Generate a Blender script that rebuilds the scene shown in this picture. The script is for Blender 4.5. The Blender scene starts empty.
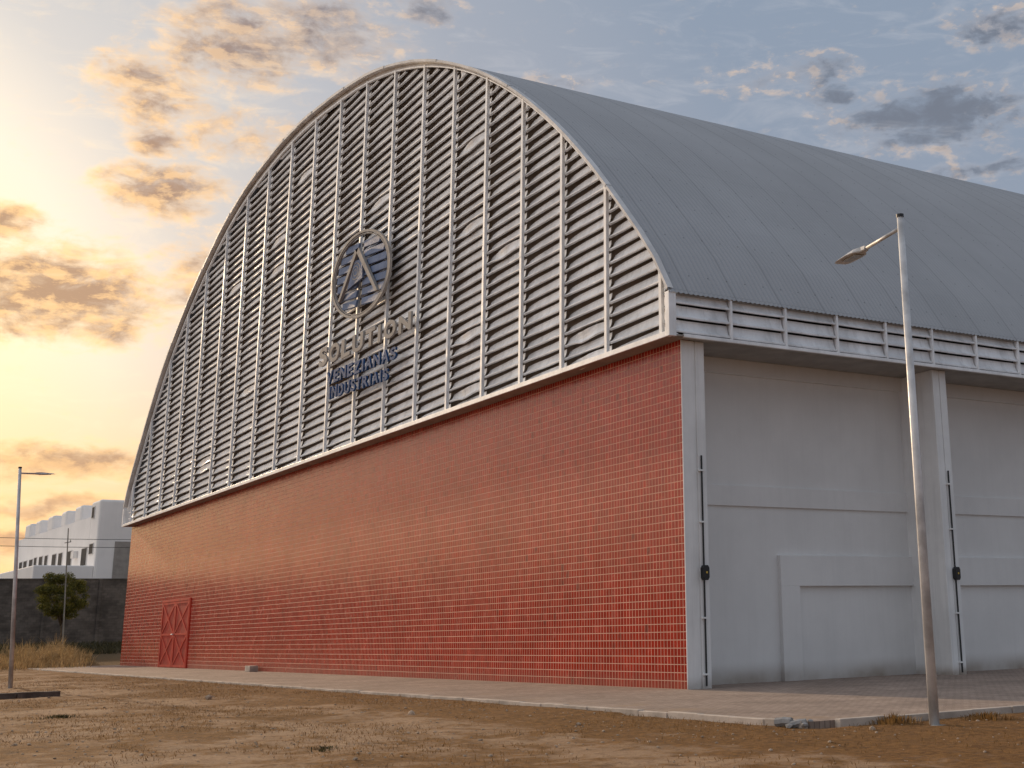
import bpy, bmesh, math, random
from mathutils import Vector, Matrix, noise
random.seed(7)
R = math.radians
scn = bpy.context.scene
col = scn.collection

# ------------------------------------------------------------------ node helpers
class NT:
    def __init__(s, nt): s.nt = nt; s.n = nt.nodes; s.l = nt.links
    def new(s, t, **k):
        n = s.n.new(t)
        for a, b in k.items(): setattr(n, a, b)
        return n
    def put(s, sock, v):
        if hasattr(v, 'is_output') or isinstance(v, bpy.types.NodeSocket): s.l.new(v, sock)
        else: sock.default_value = v
    def m(s, op, a, b=None, c=None, clamp=False):
        n = s.new('ShaderNodeMath', operation=op); n.use_clamp = clamp
        s.put(n.inputs[0], a)
        if b is not None: s.put(n.inputs[1], b)
        if c is not None: s.put(n.inputs[2], c)
        return n.outputs[0]
    def vm(s, op, a, b=None):
        n = s.new('ShaderNodeVectorMath', operation=op)
        s.put(n.inputs[0], a)
        if b is not None: s.put(n.inputs[3 if op == 'SCALE' else 1], b)
        return n.outputs['Value'] if op in ('DOT_PRODUCT', 'LENGTH', 'DISTANCE') else n.outputs[0]
    def mr(s, v, a, b, c=0.0, d=1.0, smooth=True):
        n = s.new('ShaderNodeMapRange'); n.interpolation_type = 'SMOOTHSTEP' if smooth else 'LINEAR'
        s.put(n.inputs[0], v)
        for i, x in enumerate((a, b, c, d)): s.put(n.inputs[i + 1], x)
        return n.outputs[0]
    def mix(s, f, a, b, mode='MIX'):
        n = s.new('ShaderNodeMix', data_type='RGBA', blend_type=mode)
        s.put(n.inputs[0], f)
        for i, v in ((6, a), (7, b)):
            s.put(n.inputs[i], (*v, 1) if isinstance(v, tuple) and len(v) == 3 else v)
        return n.outputs[2]
    def ramp(s, f, stops, interp='LINEAR'):
        n = s.new('ShaderNodeValToRGB'); e = n.color_ramp.elements; n.color_ramp.interpolation = interp
        while len(e) < len(stops): e.new(0.5)
        for i, (p, c) in enumerate(stops): e[i].position = p; e[i].color = (*c, 1)
        s.put(n.inputs[0], f); return n.outputs[0]
    def noise(s, vec, scale, detail=4, rough=.5, dist=0, out='Fac'):
        n = s.new('ShaderNodeTexNoise'); s.put(n.inputs['Vector'], vec)
        n.inputs['Scale'].default_value = scale; n.inputs['Detail'].default_value = detail
        n.inputs['Roughness'].default_value = rough; n.inputs['Distortion'].default_value = dist
        return n.outputs[out]
    def sep(s, v):
        n = s.new('ShaderNodeSeparateXYZ'); s.put(n.inputs[0], v); return n.outputs
    def comb(s, x, y, z):
        n = s.new('ShaderNodeCombineXYZ')
        for i, v in enumerate((x, y, z)): s.put(n.inputs[i], v)
        return n.outputs[0]
    def bump(s, h, strength=.3, dist=.02):
        n = s.new('ShaderNodeBump'); s.put(n.inputs['Height'], h)
        n.inputs['Strength'].default_value = strength; n.inputs['Distance'].default_value = dist
        return n.outputs[0]

def newmat(name):
    m = bpy.data.materials.new(name); m.use_nodes = True
    t = NT(m.node_tree); b = t.n['Principled BSDF']
    pos = t.new('ShaderNodeNewGeometry').outputs['Position']
    return m, t, b, pos

def simple(name, c, rough=.6, metal=0., var=.12, vscale=1.5, bump=.15, bscale=12., streak=0., spec=.5, dirt=None):
    m, t, b, pos = newmat(name)
    n1 = t.noise(pos, vscale, 5, .6)
    n2 = t.noise(pos, bscale, 4, .6)
    f = t.mr(n1, .3, .7, 1 - var, 1 + var)
    if streak:
        sp = t.vm('MULTIPLY', pos, (2.2, 2.2, .12))
        f = t.m('MULTIPLY', f, t.mr(t.noise(sp, 2.0, 5, .65), .42, .75, 1.0, 1 - streak))
    cc = t.vm('SCALE', c, f) if False else None
    v = t.new('ShaderNodeVectorMath', operation='SCALE'); v.inputs[0].default_value = c; t.put(v.inputs[3], f)
    out = v.outputs[0]
    if dirt:
        z = t.sep(pos)[2]
        k = t.m('MULTIPLY', t.mr(z, 0.0, dirt[1], 1, 0), t.mr(n1, .3, .7, .3, 1))
        out = t.mix(k, out, dirt[0])
    t.put(b.inputs['Base Color'], out)
    t.put(b.inputs['Roughness'], t.mr(n2, .3, .7, max(rough - .08, .02), min(rough + .08, 1)))
    b.inputs['Metallic'].default_value = metal
    b.inputs['Specular IOR Level'].default_value = spec
    if bump: t.put(b.inputs['Normal'], t.bump(n2, bump, .01))
    return m

M = {}
M['louvre'] = simple('louvre_paint', (.90, .915, .93), .42, .12, .12, .9, .12, 6, .2)
M['frame'] = simple('frame_paint', (.92, .93, .94), .45, .1, .12, 1.2, .1, 8, .1)
M['rim'] = simple('rim_flashing', (.70, .685, .67), .6, .1, .15, .8, .1, 6, .15)
M['soffit'] = simple('soffit_sheet', (.34, .31, .28), .7, .1, .15)
M['column'] = simple('white_column_paint', (.84, .84, .83), .6, 0, .06, .8, .12, 20, .12, dirt=((.3, .24, .18), .35))
M['plaster'] = simple('white_plaster', (.78, .77, .755), .85, 0, .05, .35, .25, 14, .035, dirt=((.28, .22, .16), .6))
M['black'] = simple('black_plastic', (.012, .012, .013), .45, 0, .1)
M['galv'] = simple('galvanised_steel', (.62, .62, .62), .5, .2, .3, 1.6, .12, 10, .35)
M['door_panel'] = simple('red_door_sheet', (.42, .022, .008), .5, 0, .2, 1.2, .15, 5, .3)
M['door'] = simple('red_door_paint', (.55, .04, .015), .5, 0, .15, 1.2, .15, 5, .2)
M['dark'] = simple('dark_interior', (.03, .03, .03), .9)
M['letter'] = simple('brushed_grey_letter', (.36, .34, .32), .75, .0, .12, spec=.15)
M['blue'] = simple('blue_letter_paint', (.02, .075, .21), .7, 0, .15, spec=.12)
M['slatblue'] = simple('blue_grey_slat', (.15, .20, .32), .65, 0, .15, spec=.25)
M['kerb'] = simple('kerb_concrete', (.50, .42, .35), .9, 0, .25, 1.5, .5, 25)
M['rubble'] = simple('grey_concrete', (.30, .29, .28), .9, 0, .25, 5, .6, 25)
M['rock'] = simple('stone', (.42, .31, .22), .95, 0, .35, 2, .6, 25)
M['timber'] = simple('weathered_timber', (.12, .09, .07), .85, 0, .35, 4, .6, 18)
M['trunk'] = simple('bark', (.10, .075, .05), .95, 0, .3, 6, .8, 20)
M['bwhite'] = simple('white_render', (.92, .89, .86), .85, 0, .05, .25, .1, 6, .02)
M['window'] = simple('window_glass', (.03, .033, .038), .6, 0, .1, spec=.15)
M['cable'] = simple('cable_rubber', (.03, .03, .03), .7)
M['pole_wood'] = simple('grey_utility_pole', (.22, .21, .19), .9)

def leafmat(name, c1, c2, rough=.7):
    m, t, b, pos = newmat(name)
    n = t.noise(pos, 1.3, 4, .6); o = t.new('ShaderNodeTexWhiteNoise'); t.put(o.inputs[0], t.vm('SNAP', pos, (.15, .15, .15)))
    f = t.m('ADD', t.m('MULTIPLY', n, .6), t.m('MULTIPLY', o.outputs[0], .4))
    t.put(b.inputs['Base Color'], t.mix(t.mr(f, .25, .75), c1, c2))
    b.inputs['Roughness'].default_value = rough
    tr = t.new('ShaderNodeBsdfTranslucent'); t.put(tr.inputs[0], t.mix(t.mr(f, .25, .75), c1, c2))
    ms = t.new('ShaderNodeMixShader'); ms.inputs[0].default_value = .35
    t.l.new(b.outputs[0], ms.inputs[1]); t.l.new(tr.outputs[0], ms.inputs[2])
    t.l.new(ms.outputs[0], t.n['Material Output'].inputs[0])
    return m
M['leaf'] = leafmat('tree_leaves', (.05, .062, .010), (.17, .15, .02))
M['dry'] = leafmat('dry_grass_blades', (.24, .15, .065), (.58, .40, .19))
M['dryfg'] = leafmat('short_dry_grass_blades', (.12, .065, .022), (.30, .17, .055))
M['scrub'] = leafmat('scrub_leaves', (.035, .032, .014), (.10, .085, .035))
M['green'] = leafmat('weed_leaves', (.05, .06, .015), (.13, .13, .03))

# glazed tiles
def tile_mat():
    m, t, b, pos = newmat('red_glazed_tiles')
    x, y, z = t.sep(pos)
    p = t.comb(x, z, 0.0)
    br = t.new('ShaderNodeTexBrick'); br.offset = 0; br.squash = 1
    t.put(br.inputs['Vector'], p)
    for k, v in (('Scale', 1), ('Mortar Size', .0095), ('Mortar Smooth', .15), ('Bias', 0), ('Brick Width', .157), ('Row Height', .2025)):
        br.inputs[k].default_value = v
    br.inputs['Color1'].default_value = (.33, .011, .003, 1); br.inputs['Color2'].default_value = (.43, .018, .004, 1)
    br.inputs['Mortar'].default_value = (.74, .43, .31, 1)
    cx = t.m('FLOOR', t.m('DIVIDE', x, .157)); cz = t.m('FLOOR', t.m('DIVIDE', z, .2025))
    wn = t.new('ShaderNodeTexWhiteNoise'); t.put(wn.inputs[0], t.comb(cx, cz, 0.0))
    n1 = t.noise(p, .35, 5, .6); n2 = t.noise(p, 2.3, 4, .6)
    v = t.m('MULTIPLY', t.mr(n1, .3, .7, .92, 1.1), t.mr(n2, .3, .7, .94, 1.08))
    v = t.m('MULTIPLY', v, t.mr(wn.outputs[0], 0, 1, .90, 1.09, False))
    c = t.mix(1.0, br.outputs['Color'], t.comb(v, v, v), 'MULTIPLY')
    # scattered chipped / stained tiles and dusty film
    ch = t.m('MULTIPLY', t.mr(wn.outputs[0], .985, .99), t.mr(n2, .4, .6))
    c = t.mix(t.m('MULTIPLY', ch, .6), c, (.10, .03, .02))
    film = t.mr(t.noise(t.comb(t.m('MULTIPLY', x, .3), z, 0.0), .6, 6, .65), .45, .8, 0, .04)
    c = t.mix(film, c, (.50, .20, .11))
    c = t.mix(t.m('MULTIPLY', t.mr(z, .0, .5, .55, 0), n2), c, (.30, .19, .13))
    t.put(b.inputs['Base Color'], c)
    t.put(b.inputs['Roughness'], t.m('ADD', t.mr(br.outputs['Fac'], 0, 1, .23, .8), t.mr(n2, .3, .7, -.04, .05)))
    b.inputs['Specular IOR Level'].default_value = .34
    # each tile sits at a slightly different tilt
    g = t.new('ShaderNodeNewGeometry')
    jit = t.vm('SCALE', t.vm('SUBTRACT', wn.outputs['Color'], (.5, .5, .5)), .03)
    wav = t.vm('SCALE', t.vm('SUBTRACT', t.noise(p, .5, 2, .5, out='Color'), (.5, .5, .5)), .02)
    nn = t.vm('NORMALIZE', t.vm('ADD', t.vm('ADD', g.outputs['Normal'], jit), wav))
    bp = t.new('ShaderNodeBump'); bp.invert = True
    t.put(bp.inputs['Height'], br.outputs['Fac']); bp.inputs['Strength'].default_value = .5; bp.inputs['Distance'].default_value = .012
    t.put(bp.inputs['Normal'], nn); t.put(b.inputs['Normal'], bp.outputs[0])
    return m
M['tiles'] = tile_mat()

# corrugated roof sheet: uv = (metres along the hall, metres round the arch)
def roof_mat():
    m, t, b, pos = newmat('weathered_roof_sheet')
    uv = t.new('ShaderNodeUVMap').outputs[0]
    u, v, _ = t.sep(uv)
    sh = t.m('FLOOR', t.m('DIVIDE', u, 1.6)); 
    wn = t.new('ShaderNodeTexWhiteNoise'); t.put(wn.inputs[0], t.comb(sh, t.m('FLOOR', t.m('DIVIDE', t.m('ADD', v, t.m('MULTIPLY', sh, 2.7)), 9.0)), 0.0))
    f = t.mr(wn.outputs[0], 0, 1, .975, 1.02, False)
    f = t.m('MULTIPLY', f, t.mr(t.noise(t.comb(t.m('MULTIPLY', u, 1.5), t.m('MULTIPLY', v, .15), 0.0), 1.2, 6, .65), .3, .75, 1.015, .985))
    f = t.m('MULTIPLY', f, t.mr(t.noise(pos, .25, 4, .6), .3, .7, .96, 1.04))
    fr = t.m('FRACT', t.m('DIVIDE', u, 1.6))
    seam = t.mr(t.m('ABSOLUTE', t.m('SUBTRACT', fr, .5)), .482, .492)
    f = t.m('MULTIPLY', f, t.m('SUBTRACT', 1.0, t.m('MULTIPLY', seam, .26)))
    # fixing screws in rows
    su = t.m('MULTIPLY', t.m('SUBTRACT', t.m('FRACT', t.m('DIVIDE', u, .64)), .5), .64)
    sv = t.m('MULTIPLY', t.m('SUBTRACT', t.m('FRACT', t.m('DIVIDE', t.m('ADD', v, .3), 1.9)), .5), 1.9)
    d = t.m('SQRT', t.m('ADD', t.m('MULTIPLY', su, su), t.m('MULTIPLY', sv, sv)))
    f = t.m('MULTIPLY', f, t.mr(d, .018, .034, .45, 1))
    lap = t.m('ABSOLUTE', t.m('SUBTRACT', t.m('FRACT', t.m('DIVIDE', v, 7.3)), .5))
    f = t.m('MULTIPLY', f, t.mr(lap, .497, .499, 1, .85))
    vv = t.new('ShaderNodeVectorMath', operation='SCALE'); vv.inputs[0].default_value = (.41, .414, .425); t.put(vv.inputs[3], f)
    t.put(b.inputs['Base Color'], vv.outputs[0])
    b.inputs['Metallic'].default_value = .1; b.inputs['Roughness'].default_value = .6
    t.put(b.inputs['Normal'], t.bump(t.noise(pos, 6, 4, .6), .12, .01))
    return m
M['roof'] = roof_mat()

def ground_mat():
    m, t, b, pos = newmat('bare_earth')
    x, y, z = t.sep(pos)
    big = t.noise(t.vm('MULTIPLY', pos, (.6, 1.0, 1.0)), .32, 6, .62, .6)
    mid = t.noise(pos, 1.4, 6, .68, .3); fine = t.noise(pos, 9, 6, .7); grit = t.noise(pos, 55, 4, .7)
    edge = t.m('MULTIPLY', t.mr(y, -9.0, -5.6, 0, .16), t.mr(x, -40.0, 0.0, .35, 1.0))
    k = t.mr(t.m('ADD', t.m('ADD', t.m('MULTIPLY', big, .45), t.m('ADD', t.m('MULTIPLY', mid, .33), t.m('MULTIPLY', fine, .22))), edge), .45, .545)
    c = t.mix(t.mr(fine, .3, .7), (.29, .175, .10), (.47, .31, .185))
    d = t.mix(t.mr(fine, .3, .7), (.105, .046, .012), (.29, .140, .040))
    c = t.mix(k, c, d)
    c = t.mix(t.m('MULTIPLY', t.mr(t.noise(pos, 3.3, 5, .7), .56, .68), .65), c, (.13, .075, .04))
    c = t.mix(t.m('MULTIPLY', t.mr(t.noise(pos, 18, 4, .7), .60, .68), .7), c, (.07, .035, .014))
    c = t.mix(t.mr(grit, .62, .72, 0, .6), c, (.50, .40, .30))
    c = t.mix(t.mr(grit, .38, .28, 0, .55), c, (.07, .045, .03))
    c = t.mix(t.mr(x, -62.0, -80.0, 0, .75), c, (.085, .065, .035))
    t.put(b.inputs['Base Color'], c); b.inputs['Roughness'].default_value = .95; b.inputs['Specular IOR Level'].default_value = .2
    h = t.m('ADD', t.m('MULTIPLY', fine, .7), t.m('MULTIPLY', grit, .3))
    t.put(b.inputs['Normal'], t.bump(h, .9, .05))
    return m
M['ground'] = ground_mat()

def paver_mat():
    m, t, b, pos = newmat('paving_blocks')
    br = t.new('ShaderNodeTexBrick'); t.put(br.inputs['Vector'], pos)
    for k, v in (('Scale', 1), ('Mortar Size', .008), ('Mortar Smooth', .2), ('Bias', 0), ('Brick Width', .22), ('Row Height', .11)):
        br.inputs[k].default_value = v
    br.inputs['Color1'].default_value = (.30, .225, .18, 1); br.inputs['Color2'].default_value = (.38, .29, .235, 1)
    br.inputs['Mortar'].default_value = (.17, .125, .10, 1)
    n1 = t.noise(pos, .5, 6, .65); n2 = t.noise(pos, 5, 5, .65)
    v = t.m('MULTIPLY', t.mr(n1, .3, .7, .80, 1.18), t.mr(n2, .3, .7, .88, 1.1))
    c = t.mix(1.0, br.outputs['Color'], t.comb(v, v, v), 'MULTIPLY')
    x, y, z = t.sep(pos)
    sand = t.m('MULTIPLY', t.mr(t.noise(pos, .8, 6, .7), .5, .68), t.mr(y, -3.0, -5.4, .15, .9))
    c = t.mix(sand, c, (.34, .235, .155))
    t.put(b.inputs['Base Color'], c); b.inputs['Roughness'].default_value = .88; b.inputs['Specular IOR Level'].default_value = .25
    bp = t.new('ShaderNodeBump'); bp.invert = True; t.put(bp.inputs['Height'], br.outputs['Fac'])
    bp.inputs['Strength'].default_value = .5; bp.inputs['Distance'].default_value = .01
    t.put(b.inputs['Normal'], bp.outputs[0])
    return m
M['paver'] = paver_mat()

def block_mat():
    m, t, b, pos = newmat('concrete_block_wall')
    x, y, z = t.sep(pos)
    br = t.new('ShaderNodeTexBrick'); t.put(br.inputs['Vector'], t.comb(y, z, 0.0))
    for k, v in (('Scale', 1), ('Mortar Size', .012), ('Brick Width', .42), ('Row Height', .22)): br.inputs[k].default_value = v
    br.inputs['Color1'].default_value = (.095, .082, .072, 1); br.inputs['Color2'].default_value = (.14, .12, .105, 1)
    br.inputs['Mortar'].default_value = (.09, .08, .07, 1)
    v = t.mr(t.noise(t.comb(t.m('MULTIPLY', y, .7), z, 0.0), .8, 6, .65), .3, .7, .6, 1.3)
    t.put(b.inputs['Base Color'], t.mix(1.0, br.outputs['Color'], t.comb(v, v, v), 'MULTIPLY'))
    b.inputs['Roughness'].default_value = .95
    return m
M['block'] = block_mat()

# ------------------------------------------------------------------ mesh helpers
class MB:
    def __init__(s): s.v = []; s.f = []
    def box(s, x0, x1, y0, y1, z0, z1):
        b = len(s.v)
        for x in (x0, x1):
            for y in (y0, y1):
                for z in (z0, z1): s.v.append((x, y, z))
        for q in ((0, 1, 3, 2), (4, 6, 7, 5), (0, 4, 5, 1), (2, 3, 7, 6), (0, 2, 6, 4), (1, 5, 7, 3)):
            s.f.append(tuple(b + i for i in q))
        return s
    def hexa(s, pts):   # 8 points: bottom ring of 4, top ring of 4
        b = len(s.v); s.v += [tuple(p) for p in pts]
        for q in ((3, 2, 1, 0), (4, 5, 6, 7), (0, 1, 5, 4), (1, 2, 6, 5), (2, 3, 7, 6), (3, 0, 4, 7)): s.f.append(tuple(b + i for i in q))
        return s
    def bar(s, a, c, w, h, up=(0, 0, 1)):
        a, c = Vector(a), Vector(c); d = (c - a).normalized(); r = d.cross(Vector(up))
        if r.length < 1e-4: r = d.cross(Vector((1, 0, 0)))
        r.normalize(); u = r.cross(d)
        P = []
        for p in (a, c):
            for (i, j) in ((-1, -1), (1, -1), (1, 1), (-1, 1)): P.append(p + r * (i * w / 2) + u * (j * h / 2))
        return s.hexa(P)
    def tube(s, pts, rad, n=10, cap=True):
        pts = [Vector(p) for p in pts]; rad = rad if isinstance(rad, (list, tuple)) else [rad] * len(pts)
        b0 = len(s.v); ref = None
        for i, p in enumerate(pts):
            d = (pts[min(i + 1, len(pts) - 1)] - pts[max(i - 1, 0)]).normalized()
            if ref is None: ref = d.orthogonal().normalized()
            r = (ref - d * ref.dot(d)).normalized(); ref = r; u = d.cross(r)
            for k in range(n):
                a = 2 * math.pi * k / n; s.v.append(tuple(p + (r * math.cos(a) + u * math.sin(a)) * rad[i]))
        for i in range(len(pts) - 1):
            for k in range(n):
                a = b0 + i * n + k; c = b0 + i * n + (k + 1) % n
                s.f.append((a, c, c + n, a + n))
        if cap:
            s.f.append(tuple(b0 + k for k in range(n))[::-1]); s.f.append(tuple(b0 + (len(pts) - 1) * n + k for k in range(n)))
        return s
    def strip(s, rows):
        b = len(s.v); n = len(rows[0])
        for r in rows: s.v += [tuple(p) for p in r]
        for i in range(len(rows) - 1):
            for k in range(n - 1):
                a = b + i * n + k; s.f.append((a, a + 1, a + n + 1, a + n))
        return s
    def build(s, name, mat, parent=None, smooth=False, bevel=0):
        me = bpy.data.meshes.new(name); me.from_pydata(s.v, [], s.f); me.validate(); me.update()
        if smooth: me.polygons.foreach_set('use_smooth', [True] * len(me.polygons))
        me.materials.append(mat)
        o = bpy.data.objects.new(name, me); col.objects.link(o)
        if parent is not None: o.parent = parent; o.matrix_parent_inverse = Matrix.Identity(4)
        if bevel:
            bv = o.modifiers.new('bevel', 'BEVEL'); bv.width = bevel; bv.segments = 2; bv.limit_method = 'ANGLE'
        return o
def tag(o, label=None, cat=None, group=None, kind=None):
    if label: o['label'] = label
    if cat: o['category'] = cat
    if group: o['group'] = group
    if kind: o['kind'] = kind
    return o
def empty(name, loc=(0, 0, 0)):
    o = bpy.data.objects.new(name, None); col.objects.link(o); o.location = loc; return o

# ------------------------------------------------------------------ arch profile
AC = (-33.79, 9.0)
ARC = [(0.0, 34.20), (2.27, 34.15), (9.0, 31.54), (15.0, 29.4), (21.0, 27.45), (27.0, 25.7), (33.0, 24.13), (39.0, 22.76), (45.0, 21.57), (51.0, 20.55), (57.0, 19.68), (63.0, 18.95), (69.0, 18.36), (75.0, 17.94), (81.0, 17.7), (87.0, 17.6), (93.0, 17.62), (99.0, 17.76), (105.0, 18.01), (111.0, 18.43), (117.0, 19.01), (123.0, 19.71), (129.0, 20.53), (135.0, 21.47), (141.0, 22.6), (147.0, 23.98), (153.0, 25.6), (159.0, 27.43), (165.0, 29.4), (171.0, 31.58), (177.7, 34.35), (180.0, 34.4)]
def arc_r(d):
    for i in range(1, len(ARC)):
        if d <= ARC[i][0]:
            p0 = ARC[max(i - 2, 0)]; p1 = ARC[i - 1]; p2 = ARC[i]; p3 = ARC[min(i + 1, len(ARC) - 1)]
            t = (d - p1[0]) / (p2[0] - p1[0])
            m1 = (p2[1] - p0[1]) / (p2[0] - p0[0]) * (p2[0] - p1[0]); m2 = (p3[1] - p1[1]) / (p3[0] - p1[0]) * (p2[0] - p1[0])
            return (2*t**3 - 3*t**2 + 1) * p1[1] + (t**3 - 2*t**2 + t) * m1 + (-2*t**3 + 3*t**2) * p2[1] + (t**3 - t**2) * m2
    return ARC[-1][1]
NA = 96
TH = [2.27 + (177.7 - 2.27) * i / NA for i in range(NA + 1)]
OUT = [Vector((AC[0] + arc_r(t) * math.cos(R(t)), AC[1] + arc_r(t) * math.sin(R(t)))) for t in TH]
NRM = []
for i in range(NA + 1):
    d = OUT[min(i + 1, NA)] - OUT[max(i - 1, 0)]; NRM.append(Vector((d.y, -d.x)).normalized())
def kw(t): return .54 + .70 * min(max((t - 35) / 60, 0), 1)      # the trim widens from the right springing to the left one
def off(w): return [p - n * (w * kw(t) if w > .09 else w) for p, n, t in zip(OUT, NRM, TH)]
INN = off(.37)
def zin(x):
    for i in range(NA):
        a, b = INN[i], INN[i + 1]
        if b.x <= x <= a.x: return a.y + (b.y - a.y) * (a.x - x) / (a.x - b.x + 1e-9)
    return 9.05
ARCLEN = [0]
for i in range(NA): ARCLEN.append(ARCLEN[-1] + (OUT[i + 1] - OUT[i]).length)

ZB, ZT = 9.05, 10.36          # underside and top of the louvre band
XL, XR = -67.95, -.025          # tiled wall ends
YR, YL = -.61, -.35           # front of the rim, plane of the gable louvres
DEP = 92.0
W = empty('warehouse', (0, 0, 0))
tag(W, 'huge barrel-roofed warehouse with red tiled front wall and louvred arched gable', 'warehouse')

# tiled wall
MB().box(XL, XR, 0, .25, -.1, ZB + .02).build('tiled_wall', M['tiles'], W)
MB().box(-.022, .014, -.014, .010, -.1, ZB).build('corner_trim', M['column'], W)
MB().box(XL, XL + .25, .25, DEP, -.1, 10.4).build('side_wall', M['plaster'], W)
# rear wall closing the hall
m = MB(); n = len(OUT); ctr = len(m.v); m.v.append((AC[0], DEP, 5.0))
pr = [(p.x, DEP, p.y) for p in off(.05)] + [(XL + .1, DEP, 0), (-.2, DEP, 0)]
b = len(m.v); m.v += pr
for i in range(len(pr)): m.f.append((ctr, b + i, b + (i + 1) % len(pr)))
m.build('rear_wall', M['plaster'], W)
# inner ceiling of the hall is the roof itself
# soffits under the projecting louvre box
MB().box(XL - .2, .36, YR + .03, .001, ZB + .01, ZB + .06).build('soffit', M['soffit'], W)
MB().box(.013, .36, .003, DEP, ZB + .011, ZB + .061).build('side_soffit', M['soffit'], W)
MB().box(-1.72, .010, .42, DEP, ZB + .005, ZB + .055).build('eave_soffit', M['soffit'], W)
# bottom rail
MB().box(XL - .22, .37, YR, YR + .05, ZB, ZB + .15).box(XL - .2, .32, YR + .05, YL + .05, ZB + .062, ZB + .10).build('bottom_rail', M['frame'], W, bevel=.008)
# corner post
MB().box(.17, .375, YR - .01, YR + .14, ZB - .003, ZT - .08).box(.28, .378, YR + .14, YR + .22, ZB - .002, ZT - .1).build('corner_post', M['frame'], W, bevel=.008)
MB().box(XL - .26, XL - .06, YR - .01, YR + .2, ZB - .004, ZT - .1).build('corner_post', M['frame'], W, bevel=.008)

# rim: edge flashing, soffit of the roof overhang, flat trim ring and thin inner frame
def ring(w0, w1, y0, y1, name, mat, jit=0):
    A, B_ = off(w0), off(w1); m = MB(); rows = []
    for a, b_ in zip(A, B_):
        rows.append([(a.x, y0, a.y), (b_.x, y0, b_.y), (b_.x, y1, b_.y), (a.x, y1, a.y), (a.x, y0, a.y)])
    m.strip(rows); return m.build(name, mat, W)
# flashing in overlapping lengths
segs = 24
m = MB()
for s in range(segs):
    i0, i1 = s * NA // segs, (s + 1) * NA // segs
    lift = .012 * (s % 2)
    A, B_ = off(-.03 - lift), off(.10 - lift * .5); rows = []
    for i in range(i0, i1 + 1):
        a, b_ = A[i], B_[i]
        rows.append([(a.x, YR - .03 - lift, a.y), (b_.x, YR - .03 - lift, b_.y), (b_.x, YR - .015, b_.y), (a.x, YR + .16, a.y), (a.x, YR - .03 - lift, a.y)])
    m.strip(rows)
m.build('rim_flashing', M['rim'], W)
ring(.04, .08, YR, YL - .02, 'overhang_lining', M['rim'])
ring(.10, .31, YL - .02, YL + .02, 'trim_ring', M['rim'])
ring(.31, .39, YL - .09, YL + .03, 'arch_frame', M['frame'])

MX = [-66.58, -62.62, -58.54, -54.79, -50.84, -46.73, -42.81, -38.93, -35.07, -31.36, -27.75, -24.32, -20.92, -17.69, -14.67, -11.73, -8.83, -6.03, -3.29, -.33]
for x in MX:
    zt = zin(x) + .08
    m = MB().box(x - .065, x + .065, YL - .10, YL - .075, ZB + .1, zt).box(x - .02, x + .02, YL - .075, YL + .03, ZB + .1, zt - .02)
    if zt > 10.5:
        for k in range(1, int((zt - 9) / 5)):       # splice joints
            z = ZB + 5 * k + random.uniform(-.5, .5); m.box(x - .075, x + .075, YL - .108, YL - .07, z - .09, z + .09)
    m.build('mullion', M['frame'], W)

# blades
PITCH = .40
PROF = [(.10, .010), (.0, .0), (-.004, .036), (.055, .064), (.098, .12), (.132, .21), (.152, .335), (.17, .338)]
edges = [XL - .1] + MX + [.16]
bays = []
for a, b_ in zip(edges[:-1], edges[1:]):
    x0, x1 = a + .004, b_ - .004
    m = MB(); k = 0
    while True:
        z = ZB + .10 + PITCH * k; k += 1
        zz = z + .07
        if zz > 27: break
        xa, xb = x0, x1
        N = 40; ok = [x0 + (x1 - x0) * i / N for i in range(N + 1) if zin(x0 + (x1 - x0) * i / N) > zz]
        if not ok: 
            if k > 3: break
            continue
        xa, xb = min(ok), max(ok)
        if xb - xa < .12: continue
        rot = random.gauss(0, .035); bent = random.random() < .02
        rows = []; ns = 7
        for i in range(ns + 1):
            f = i / ns; x = xa + (xb - xa) * f
            sag = -.012 * math.sin(math.pi * f) + noise.noise(Vector((x * .8, z * 3, 0))) * .010
            r_ = rot + noise.noise(Vector((x * .5, z * 2.1, 5))) * .06 + (f - .7) * .22 - .14 * math.exp(-f * 6)
            if bent: sag -= .10 * math.exp(-((f - .45) / .2) ** 2); r_ += .5 * math.exp(-((f - .5) / .25) ** 2)
            row = []
            for (dy, dz) in PROF:
                c, s_ = math.cos(r_), math.sin(r_)
                row.append((x, YL + (dy * c - dz * s_), z + sag + dy * s_ + dz * c))
            rows.append(row)
        m.strip(rows)
    if m.v: m.build('louvre_panel', M['louvre'], W)

# added brown sheet behind the blades, lifts the gaps from black
m = MB(); rows = []
for x in [XL + .3 + (XR - XL - .5) * i / 80 for i in range(81)]: rows.append([(x, -.012, ZB + .07), (x, -.012, max(zin(x) + .2, ZB + .3))])
m.strip(rows); m.build('gap_fill_sheet', simple('gap_fill_sheet', (.26, .21, .17), .9), W)
# side band of louvres
SY = [1.44 + 1.905 * i for i in range(-1, 47)]
SY[0] = -.42
for i in range(len(SY) - 1):
    y0, y1 = SY[i], SY[i + 1]
    if y0 > 24:
        continue
    if i > 0: 
        MB().box(.30, .378, y0 - .035, y0 + .035, ZB + .08, ZT - .1).box(.12, .30, y0 - .012, y0 + .012, ZB + .08, ZT - .1).build('side_mullion', M['frame'], W)
    m = MB()
    for k in range(3):
        z = ZB + .12 + .40 * k; rows = []
        for j in range(5):
            y = y0 + .04 + (y1 - y0 - .08) * j / 4
            sg = -.006 * math.sin(math.pi * j / 4) + random.gauss(0, .002)
            rows.append([(.35 - dy, y, z + dz * 1.1 + sg) for dy, dz in PROF])
        m.strip(rows)
    m.build('side_louvre', M['louvre'], W)
m = MB()
for k in range(3):
    z = ZB + .12 + .40 * k
    m.strip([[(.35 - dy, y, z + dz * 1.1) for dy, dz in PROF] for y in (25.9, DEP)])
m.build('side_louvre_run', M['louvre'], W)
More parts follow.
